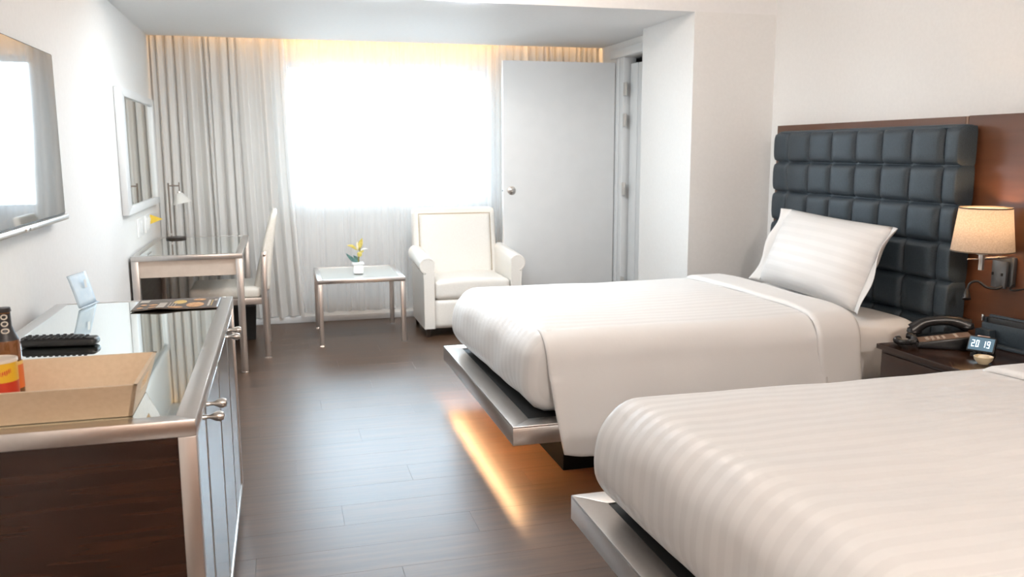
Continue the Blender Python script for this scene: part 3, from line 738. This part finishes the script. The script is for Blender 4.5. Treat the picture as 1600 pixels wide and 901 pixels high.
# snack can
can = thing('snack_can', 'red and yellow snack can standing in the tray before the bottle', 'can', (-.5795, 1.955, TZ))
obj('body', lathe_me([(.0, 0), (.033, 0), (.033, .066), (.033, .0661)], 36, cap=False), mat('red_can', (.52, .035, .012), .4), can)
obj('yellow_band', lathe_me([(.033, .066), (.033, .106)], 36, cap=False), mat('yellow_can', (.72, .42, .02), .4), can)
obj('lid', lathe_me([(.033, .106), (.0345, .107), (.0345, .112), (.031, .113), (.030, .1105), (0, .1105)], 36, cap=False), mat('clear_grey_lid', (.72, .66, .58), .3), can)
a0 = math.atan2(-1.955, .5795)+.30
redp = mat('red_print', (.55, .04, .02), .5)
bm = bmesh.new()
for k, (z0, z1) in enumerate(((.080, .089), (.083, .090), (.081, .091), (.084, .0925), (.0855, .0945))):
    aa = a0+.12*(k-2)
    p = Vector((.0334*math.cos(aa), .0334*math.sin(aa), 0)); tg = Vector((-math.sin(aa), math.cos(aa), 0))*.0014
    for q in (-1, 1):
        vs = [bm.verts.new(v) for v in (p+tg*(q-.45)+Vector((0, 0, z0)), p+tg*(q+.45)+Vector((0, 0, z0)), p+tg*(q+.45)+Vector((0, 0, z1)), p+tg*(q-.45)+Vector((0, 0, z1)))]
        bm.faces.new(vs)
obj('lettering', bm_mesh(bm), redp, can)
bm = bmesh.new()
for k in range(4):
    aa = a0+.05+.1*(k-1.5); p = Vector((.0334*math.cos(aa), .0334*math.sin(aa), 0)); tg = Vector((-math.sin(aa), math.cos(aa), 0))*.0014
    for z0, z1 in ((.016, .022), (.0245, .030)):
        bm.faces.new([bm.verts.new(v) for v in (p-tg+Vector((0, 0, z0)), p+tg+Vector((0, 0, z0)), p+tg+Vector((0, 0, z1)), p-tg+Vector((0, 0, z1)))])
obj('lettering', bm_mesh(bm), ring, can)
# printed sheet in tray
GREYPAPER = mat('grey_paper', (.48, .40, .33), .6); INK = mat('grey_ink', (.20, .16, .14), .6); INK2 = mat('pale_ink', (.60, .52, .45), .6)
sh_ = thing('price_list', 'grey printed price list lying flat in the tray', 'paper', (-.425, 1.985, TZ+.001), math.radians(2))
obj('sheet', box_me((-.09, -.058, 0), (.09, .058, .0012)), GREYPAPER, sh_)
bm = bmesh.new()
for k in range(16): addbox(bm, (-.015+k*.0055, -.045, .0013), (-.0125+k*.0055, .045, .0015))
tx = obj('text_lines', bm_mesh(bm), INK2, sh_); tx['kind'] = 'stuff'
for xx in (-.028, .074): obj('heading_bar', box_me((xx, -.05, .0013), (xx+.010, .05, .0016)), INK, sh_)
# remote
rm = thing('remote_control', 'long black remote control with rubber buttons lying on the sideboard', 'remote control', (-.622, 2.64, CZ), math.radians(-7))
obj('body', rbox_me((-.103, -.026, .0), (.103, .026, .024), (.012, .012, .010), (20, 8, 5)), BLACKP, rm)
bmn = box_me((-.0045, -.0035, 0), (.0045, .0035, .004), .001, 1)
for a in range(11):
    for b_ in range(3): obj('button', bmn, BLACKM if (a+b_) % 7 else mat('red_button', (.4, .05, .02), .5) if a == 7 and b_ == 0 else BLACKM, rm, (-.085+a*.0155, -.014+b_*.014, .0225))
rm2 = thing('remote_control', 'slim black remote control half hidden behind the longer one', 'remote control', (-.655, 2.705, CZ), math.radians(-5))
obj('body', rbox_me((-.085, -.02, .0), (.085, .02, .017), (.010, .010, .007), (16, 8, 5)), BLACKP, rm2)
for a in range(7):
    for b_ in range(2): obj('button', bmn, BLACKM, rm2, (-.065+a*.019, -.008+b_*.016, .0155))
# standing card
cd = thing('standing_card', 'pale blue card standing tilted at the back of the sideboard', 'card', (-.683, 3.325, CZ), math.radians(-12))
BLUEC = noise_col(mat('pale_blue_card', rough=.35), (.52, .66, .78), (.60, .72, .82), (30, 30, 30))
me = grid_me(lambda u, v: (-.028*v+.001*math.sin(u*3)-.004*v*v, -.072+.146*u, .004+.112*v), 8, 8)
o = obj('front_leaf', me, BLUEC, cd); md = o.modifiers.new('t', 'SOLIDIFY'); md.thickness = .002
me = grid_me(lambda u, v: (.012-.012*v, -.072+.146*u, .0008+.003*v), 6, 2); o = obj('foot_lip', me, BLUEC, cd); md = o.modifiers.new('t', 'SOLIDIFY'); md.thickness = .0015
obj('printed_mark', grid_me(lambda u, v: (-.0125-.022*.1*v+.0018, .012+.02*u, .062+.03*v), 2, 2), mat('white_mark', (.85, .9, .92), .5), cd)
# menu leaflet
mn = thing('menu_leaflet', 'dark brown food menu leaflet lying across the end of the sideboard', 'menu', (-.37, 3.25, CZ+.001))
MENU = noise_col(mat('dark_menu_paper', rough=.45), (.11, .085, .07), (.15, .12, .10), (30, 30, 30))
def mz(x, y): return .0015+.006*math.exp(-((x+.05)/.05)**2)*max(0, (-y)/.12)+.002
o = obj('leaf', grid_me(lambda u, v: (-.142+.284*u+.0*v, -.118+.232*v, mz(-.142+.284*u, -.118+.232*v)-.001), 30, 10), MENU, mn); md = o.modifiers.new('t', 'SOLIDIFY'); md.thickness = .0016
def patch(name, cx, cy_, w_, h_, M, rnd=True):
    def fn(u, v):
        a, b_ = 2*u-1, 2*v-1
        if rnd: a, b_ = a*math.sqrt(1-b_*b_/2), b_*math.sqrt(1-a*a/2)
        x, y = cx+a*w_/2, cy_+b_*h_/2; return (x, y, mz(x, y)+.0006)
    return obj(name, grid_me(fn, 8, 6), M, mn)
FOOD = noise_col(mat('orange_food_print', rough=.5), (.55, .25, .09), (.80, .48, .22), (120, 120, 120)); FOOD2 = noise_col(mat('yellow_food_print', rough=.5), (.65, .42, .08), (.85, .65, .25), (150, 150, 150))
TXT = mat('pale_menu_print', (.55, .50, .44), .5)
for a in ((-.118, -.075, .022, .03), (-.112, -.015, .022, .03), (-.078, -.08, .028, .03), (-.080, -.02, .030, .04)): patch('food_picture', *a, FOOD)
patch('food_picture', .006, .025, .045, .08, FOOD2); patch('food_picture', .062, -.045, .06, .1, FOOD); patch('food_picture', .07, .06, .045, .045, FOOD); patch('food_picture', .0, -.09, .05, .04, FOOD)
patch('heading', -.118, .06, .03, .05, TXT, False); patch('text_block', -.050, -.04, .026, .13, TXT, False)
for k in range(3): patch('text_column', -.026+k*.010, -.03, .003, .11, TXT, False)
patch('text_block', .108, -.02, .008, .13, TXT, False); patch('text_column', .118, -.02, .003, .12, FOOD2, False); patch('text_block', .128, .04, .010, .04, TXT, False)

# ------------------------------------------------------------------ desk, lamp, mirror, sockets
dk = thing('writing_desk', 'steel-framed glass-topped writing desk against the left wall', 'desk', (-.55, 6.03, 0))
X0, X1, Y0, Y1, Z1 = -.865, -.232, 5.425, 6.63, .752
lw = .042
for xx in (X0, X1-lw):
    for yq in (Y0, Y1-lw):
        lg = box('leg', (xx, yq, .012), (xx+lw, yq+lw, Z1-.03), STEELX, dk, .002)
        obj('foot_cap', box_me((-.018, -.018, -.012), (.018, .018, 0), .002), CHROME, lg)
box('top_rail', (X0, Y0, Z1-.03), (X1, Y0+lw, Z1), STEELX, dk, .002); box('top_rail', (X0, Y1-lw, Z1-.03), (X1, Y1, Z1), STEELX, dk, .002)
box('top_rail', (X0, Y0+lw, Z1-.03), (X0+lw, Y1-lw, Z1), STEELX, dk, .002); box('top_rail', (X1-lw, Y0+lw, Z1-.03), (X1, Y1-lw, Z1), STEELX, dk, .002)
box('glass_top', (X0+lw, Y0+lw, Z1-.010), (X1-lw, Y1-lw, Z1-.001), CTOP, dk)
APR = noise_col(mat('beige_apron', rough=.45), (.60, .50, .42), (.64, .54, .46), (20, 20, 20))
box('apron', (X0+lw, Y0+.012, .622), (X1-lw, Y0+.030, Z1-.03), APR, dk); box('apron', (X0+lw, Y1-.03, .622), (X1-lw, Y1-.012, Z1-.03), APR, dk)
box('apron', (X0+.01, Y0+lw, .622), (X0+.026, Y1-lw, Z1-.03), APR, dk)
box('modesty_panel', (X0+.004, Y0+lw, .15), (X0+.01, Y1-lw, .622), DARKWOOD, dk)

LAMPM = mat('dark_nickel', (.30, .26, .23), .35, 1)
dl = thing('desk_lamp', 'slim steel desk lamp with frosted white bell shade on the desk', 'lamp', (-.755, 6.52, Z1))
obj('base', lathe_me([(0, 0), (.068, 0), (.070, .005), (.066, .012), (.012, .015), (0, .015)], 36), DARKLEG, dl, (.03, 0, 0))
obj('post', tube_me([(0, 0, .01), (0, 0, .395)], .0065, 12), LAMPM, dl)
obj('knob', lathe_me([(.005, 0), (.009, .004), (.009, .012), (0, .015)], 14), STEELX, dl, (0, 0, .03), (math.pi/2, 0, 0))
obj('arm', tube_me([(-.004, 0, .375), (.075, 0, .375)], .005, 10), LAMPM, dl); obj('arm_hook', tube_me([(.072, 0, .40), (.072, 0, .33)], .0045, 10), LAMPM, dl)
bs = obj('bell_shade', lathe_me([(.012, .075), (.022, .07), (.036, .045), (.056, .012), (.066, 0), (.064, 0), (.034, .043), (.020, .066), (0, .07)], 32, cap=False), mat('frosted_glass', (.86, .84, .80), .4, 0, Transmission_Weight=.25), dl, (.085, 0, .252), (0, math.radians(-12), 0))
obj('shade_cap', lathe_me([(.014, .07), (.012, .085), (0, .088)], 16), SATIN, bs)

mi = thing('wall_mirror', 'rectangular wall mirror with wide white frame above the desk', 'mirror', (XA, 6.0, 1.36))
MY0, MY1, MZ0, MZ1, fw_ = 5.36, 6.74, 1.0, 1.735, .085
FR = GLOSSW
def mfr(poly): return obj('frame_bar', prism_me([(a-mi.location.y, b_-mi.location.z) for a, b_ in poly], 0.002, .038, 0, .003), FR, mi)
a, b_, c, d = (MY0, MZ0), (MY1, MZ0), (MY1, MZ1), (MY0, MZ1)
ai, bi, ci, di = (MY0+fw_*1.5, MZ0+.045), (MY1-fw_*1.2, MZ0+.045), (MY1-fw_*1.2, MZ1-.05), (MY0+fw_*1.5, MZ1-.05)
for p in ((a, b_, bi, ai), (b_, c, ci, bi), (c, d, di, ci), (d, a, ai, di)): mfr(p)
box('mirror_glass', (XA+.002, MY0+fw_*1.5, MZ0+.045), (XA+.022, MY1-fw_*1.2, MZ1-.05), MIRROR, mi)

def socket(y, label):
    r = thing('wall_socket', label, 'socket', (XA, y, .885), 0, 'wall plates above the desk')
    lbox('plate', (0, -.105, -.058), (.010, .105, .058), WHITEP, r, .003)
    lbox('rocker', (.010, -.07, -.04), (.014, -.01, .04), WHITEP, r, .002); lbox('rocker', (.010, .01, -.04), (.014, .07, .04), WHITEP, r, .002)
socket(5.95, 'white wall plate above the desk, the one nearer the television'); socket(6.27, 'white wall plate above the desk, the one next to the yellow tag')
yt = thing('yellow_tag', 'small yellow triangular tag sticking out beside the wall plate', 'tag', (XA, 6.43, .90))
YEL = mat('yellow_card', (.80, .55, .06), .5)
obj('flag', prism_me([(.0, -.035), (.0, .035), (.085, .0)], -.002, .002, 1), YEL, yt); lbox('holder', (0, -.012, -.012), (.006, .012, .012), WHITEP, yt, .002)

# ------------------------------------------------------------------ desk chair (faces the wall mirror)
ch = thing('desk_chair', 'cream upholstered desk chair with steel legs tucked at the desk', 'chair', (-.34, 6.07, 0))
L = ch.location
def cbx(name, lo, hi, M, bev=.002): return box(name, lo, hi, M, ch, bev)
SEATM = noise_col(mat('cream_vinyl', rough=.42), (.74, .69, .61), (.78, .73, .66), (80, 80, 80), bump=.06)
obj('seat', rbox_me((-.60-L.x, 5.84-L.y, .402), (-.135-L.x, 6.30-L.y, .478), (.03, .03, .03), (16, 16, 6)), SEATM, ch)
def back(p):
    t_ = max(0, (p.z-.44)/.53)
    q = Vector(p); q.x += .105*t_**1.2
    mid = -.140-L.x+.105*t_**1.2
    q.x = mid+(q.x-mid)*(1-.62*t_)
    return q
obj('backrest', rbox_me((-.195-L.x, 5.862-L.y, .44), (-.085-L.x, 6.278-L.y, .97), (.035, .03, .03), (8, 16, 20), back), SEATM, ch)
for yq in (5.815, 6.285):
    me = prism_me([(-.138-L.x, .008), (-.098-L.x, .008), (-.105-L.x, .42), (-.095-L.x, .715), (-.130-L.x, .715), (-.142-L.x, .42)], yq-L.y, yq+.040-L.y, 1, .002)
    o = obj('leg', me, STEELX, ch)
    obj('foot_cap', box_me((-.020, 0, 0), (.020, .04, .008)), CHROME, o, (-.118-L.x, yq-L.y, 0))
    cbx('leg', (-.595, yq, .0), (-.560, yq+.035, .41), STEELX)
    cbx('side_rail', (-.56, yq+.004, .365), (-.138, yq+.030, .41), STEELX)
cbx('cross_rail', (-.135, 5.855, .37), (-.105, 6.285, .405), STEELX); cbx('cross_rail', (-.59, 5.85, .37), (-.565, 6.285, .405), STEELX)
for zz in (.69,): obj('bolt', lathe_me([(.009, 0), (.009, .002), (0, .004)], 14), CHROME, ch, (-.113-L.x, 5.815-L.y, zz), (math.pi/2, 0, 0))
# waste bin
wb = thing('waste_bin', 'black square waste bin on the floor under the desk', 'bin', (-.285, 6.50, 0))
def frus(w0, w1, h): return [(-w0, -w0, 0), (w0, -w0, 0), (w0, w0, 0), (-w0, w0, 0), (-w1, -w1, h), (w1, -w1, h), (w1, w1, h), (-w1, w1, h)]
me = bpy.data.meshes.new('bin'); me.from_pydata(frus(.072, .085, .25), [], [(3, 2, 1, 0), (0, 1, 5, 4), (1, 2, 6, 5), (2, 3, 7, 6), (3, 0, 4, 7)])
o = obj('body', me, BLACKM, wb); md = o.modifiers.new('t', 'SOLIDIFY'); md.thickness = .004
bm = bmesh.new(); 
for lo, hi in (((-.088, -.088, .245), (.088, -.080, .255)), ((-.088, .080, .245), (.088, .088, .255)), ((-.088, -.080, .245), (-.080, .080, .255)), ((.080, -.080, .245), (.088, .080, .255))): addbox(bm, lo, hi)
obj('rim', bm_mesh(bm), BLACKP, wb)

# ------------------------------------------------------------------ side table with flower vase
st = thing('side_table', 'small steel side table with glass top before the sheer curtain', 'side table', (.54, 6.40, 0))
A0, A1, B0, B1, Zt, q = .232, .848, 6.045, 6.745, .475, .034
for xx in (A0, A1-q):
    for yq in (B0, B1-q):
        lg = box('leg', (xx, yq, .008), (xx+q, yq+q, Zt-.03), STEELX, st, .002)
        obj('foot_cap', box_me((-.015, -.015, -.008), (.015, .015, 0)), CHROME, lg)
L = st.location
for poly in ([(A0, B0), (A1, B0), (A1-q, B0+q), (A0+q, B0+q)], [(A1, B0), (A1, B1), (A1-q, B1-q), (A1-q, B0+q)], [(A1, B1), (A0, B1), (A0+q, B1-q), (A1-q, B1-q)], [(A0, B1), (A0, B0), (A0+q, B0+q), (A0+q, B1-q)]):
    obj('top_frame', prism_me([(a-L.x, b_-L.y) for a, b_ in poly], Zt-.03, Zt, 2, .0015), STEEL, st)
box('glass_top', (A0+q, B0+q, Zt-.012), (A1-q, B1-q, Zt-.002), FROST, st)
va = thing('flower_vase', 'small square white vase with yellow flowers on the side table', 'vase', (.537, 6.30, Zt))
bm = bmesh.new(); addbox(bm, (-.036, -.036, .004), (.036, .036, .076))
bmesh.ops.bevel(bm, geom=list(bm.edges), offset=.005, segments=2, affect='EDGES'); 
pot = obj('pot', shade_auto(bm_mesh(bm)), CERAMIC, va)
obj('lip', box_me((-.042, -.042, .070), (.042, .042, .086), .006), CERAMIC, va); obj('foot', box_me((-.030, -.030, 0), (.030, .030, .004)), DARKLEG, va)
STEMM = mat('olive_stem', (.22, .20, .05), .6); YLEAF = noise_col(mat('yellow_petal', rough=.5), (.62, .50, .10), (.75, .62, .18), (80, 80, 80)); CREAMP = mat('cream_petal', (.86, .80, .62), .5); TEAL = noise_col(mat('teal_leaf', rough=.5), (.05, .13, .12), (.12, .24, .22), (60, 60, 60)); WPET = mat('white_petal', (.88, .88, .86), .5)
obj('stem', tube_me(spline([(0, 0, .07), (.006, -.004, .12), (.016, -.004, .165), (.014, -.002, .20)], 5), .005, 8), STEMM, va)
def leaf(name, base, tip, w_, M, droop=.0, nrm=(0, -1, 0)):
    b0, t0 = Vector(base), Vector(tip); d = t0-b0; s = d.cross(Vector(nrm)).normalized(); nn = s.cross(d).normalized()
    def fn(u, v):
        k = math.sin(math.pi*min(1, v*.96+.04))**.8*(1-.25*v)
        return b0+d*v+s*(2*u-1)*w_*k+nn*(.25*w_*(1-(2*u-1)**2))+Vector((0, 0, -droop*math.sin(math.pi*v)))
    o = obj(name, grid_me(fn, 6, 12), M, va); md = o.modifiers.new('t', 'SOLIDIFY'); md.thickness = .0012
leaf('leaf', (.008, 0, .085), (-.088, -.02, .158), .017, TEAL, .012)
leaf('leaf', (.012, 0, .09), (-.03, .03, .135), .014, TEAL)
leaf('petal', (.008, 0, .175), (.034, -.012, .265), .019, YLEAF)
leaf('petal', (-.004, 0, .175), (-.076, -.01, .212), .013, YLEAF, -.012)
leaf('petal', (.0, 0, .17), (-.006, -.016, .235), .010, CREAMP); leaf('petal', (-.004, 0, .17), (.004, .01, .24), .009, CREAMP)
leaf('petal', (.014, 0, .165), (.075, -.008, .182), .008, WPET, -.008); leaf('petal', (.01, -.004, .155), (.045, -.02, .172), .010, YLEAF)
obj('flower_centre', lathe_me([(0, -.022), (.014, -.015), (.019, 0), (.015, .014), (0, .02)], 14), YLEAF, va, (.014, -.003, .145))

# ------------------------------------------------------------------ armchair
ac = thing('armchair', 'cream leather armchair with rolled arms in front of the window', 'armchair', (1.365, 6.45, 0))
L = ac.location
def ab(name, lo, hi, r, n=(16, 16, 8), fn=None, M=WLEATHER): return obj(name, rbox_me([lo[i]-L[i] for i in range(3)], [hi[i]-L[i] for i in range(3)], r, n, fn), M, ac)
AX0, AX1, AY0, AY1 = .985, 1.745, 6.125, 6.80
ab('base', (1.075, AY0+.012, .062), (1.655, AY1-.03, .275), (.015, .012, .012), (12, 12, 6))
ab('seat_cushion', (1.08, AY0+.004, .278), (1.65, 6.66, .415), (.022, .035, .03), (20, 18, 8), lambda p: p+Vector((0, 0, .018*(1-((p.x+L.x-1.365)/.29)**2) if p.z > .36 else 0)))
def rec(p): return Vector((p.x, p.y+.10*max(0, (p.z-.3))/.62-.0, p.z))
ab('backrest', (1.005, 6.60, .12), (1.675, 6.715, .915), (.03, .03, .03), (20, 8, 20), rec)
ab('back_cushion', (1.058, 6.582, .40), (1.622, 6.615, .868), (.012, .02, .012), (20, 4, 18), lambda p: rec(p)+Vector((0, -.014*(1-((p.x+L.x-1.365)/.29)**4)*(1-((p.z-.634)/.25)**4) if p.y+L.y < 6.6 else 0, 0)))
# piping round the back cushion
def pp(x, z): q_ = rec(Vector((x, 6.600, z))); return q_-L
pts = [pp(1.052, .41), pp(1.052, .874), pp(1.628, .874), pp(1.628, .41)]
path = []
for p0, p1 in zip(pts, pts[1:]): path += [p0.lerp(p1, k/10) for k in range(10)]
obj('piping', tube_me(path+[pts[-1]], .0042, 8), PIPING, ac)
# rolled arms: scroll profile swept along the depth
def arm(sgn, xin):
    # profile in (a: outwards, z)
    prof = [(0, .065), (0, .50)]
    cx, cz, R_ = .052, .535, .062
    for k in range(15):
        a = math.pi*.86-k/14*math.pi*1.30; prof.append((cx+R_*math.cos(a), cz+R_*math.sin(a)))
    prof += [(.086, .475), (.082, .40), (.082, .065)]
    bm = bmesh.new(); ys = [AY0, AY0+.006, AY0+.02, 6.3, 6.5, 6.66, 6.69]; rings = []
    cen = Vector((.045, .3))
    for i, y in enumerate(ys):
        s = .965 if i in (0, len(ys)-1) else (.985 if i == 1 else 1)
        slope = .035*(y-AY0)/.56
        rings.append([bm.verts.new(((xin+sgn*(cx+(a-cx)*s))-L.x, y-L.y, z_*1.0+(slope if z_ > .3 else 0)+(.0))) for a, z_ in prof])
    for A, B in zip(rings, rings[1:]):
        for k in range(len(prof)): bm.faces.new((A[k], A[(k+1) % len(prof)], B[(k+1) % len(prof)], B[k]))
    bm.faces.new(rings[0]); bm.faces.new(rings[-1][::-1])
    o = obj('arm', shade_auto(bm_mesh(bm), 45), WLEATHER, ac)
    # seam line on the front of the arm
    fp = [(xin+sgn*(cx+(a-cx)*.86)-L.x, AY0-.001-L.y, z_ if z_ < .45 else cz+(z_-cz)*.86) for a, z_ in prof]
    obj('front_piping', tube_me(fp, .0022, 6), WLEATHER, o)
arm(-1, 1.075); arm(1, 1.655)
for xx in (1.012, 1.69):
    for yq in (6.155, 6.66):
        obj('leg', lathe_me([(.016, 0), (.024, .062)], 4), DARKLEG, ac, (xx+.012-L.x, yq-L.y, 0), (0, 0, math.pi/4))
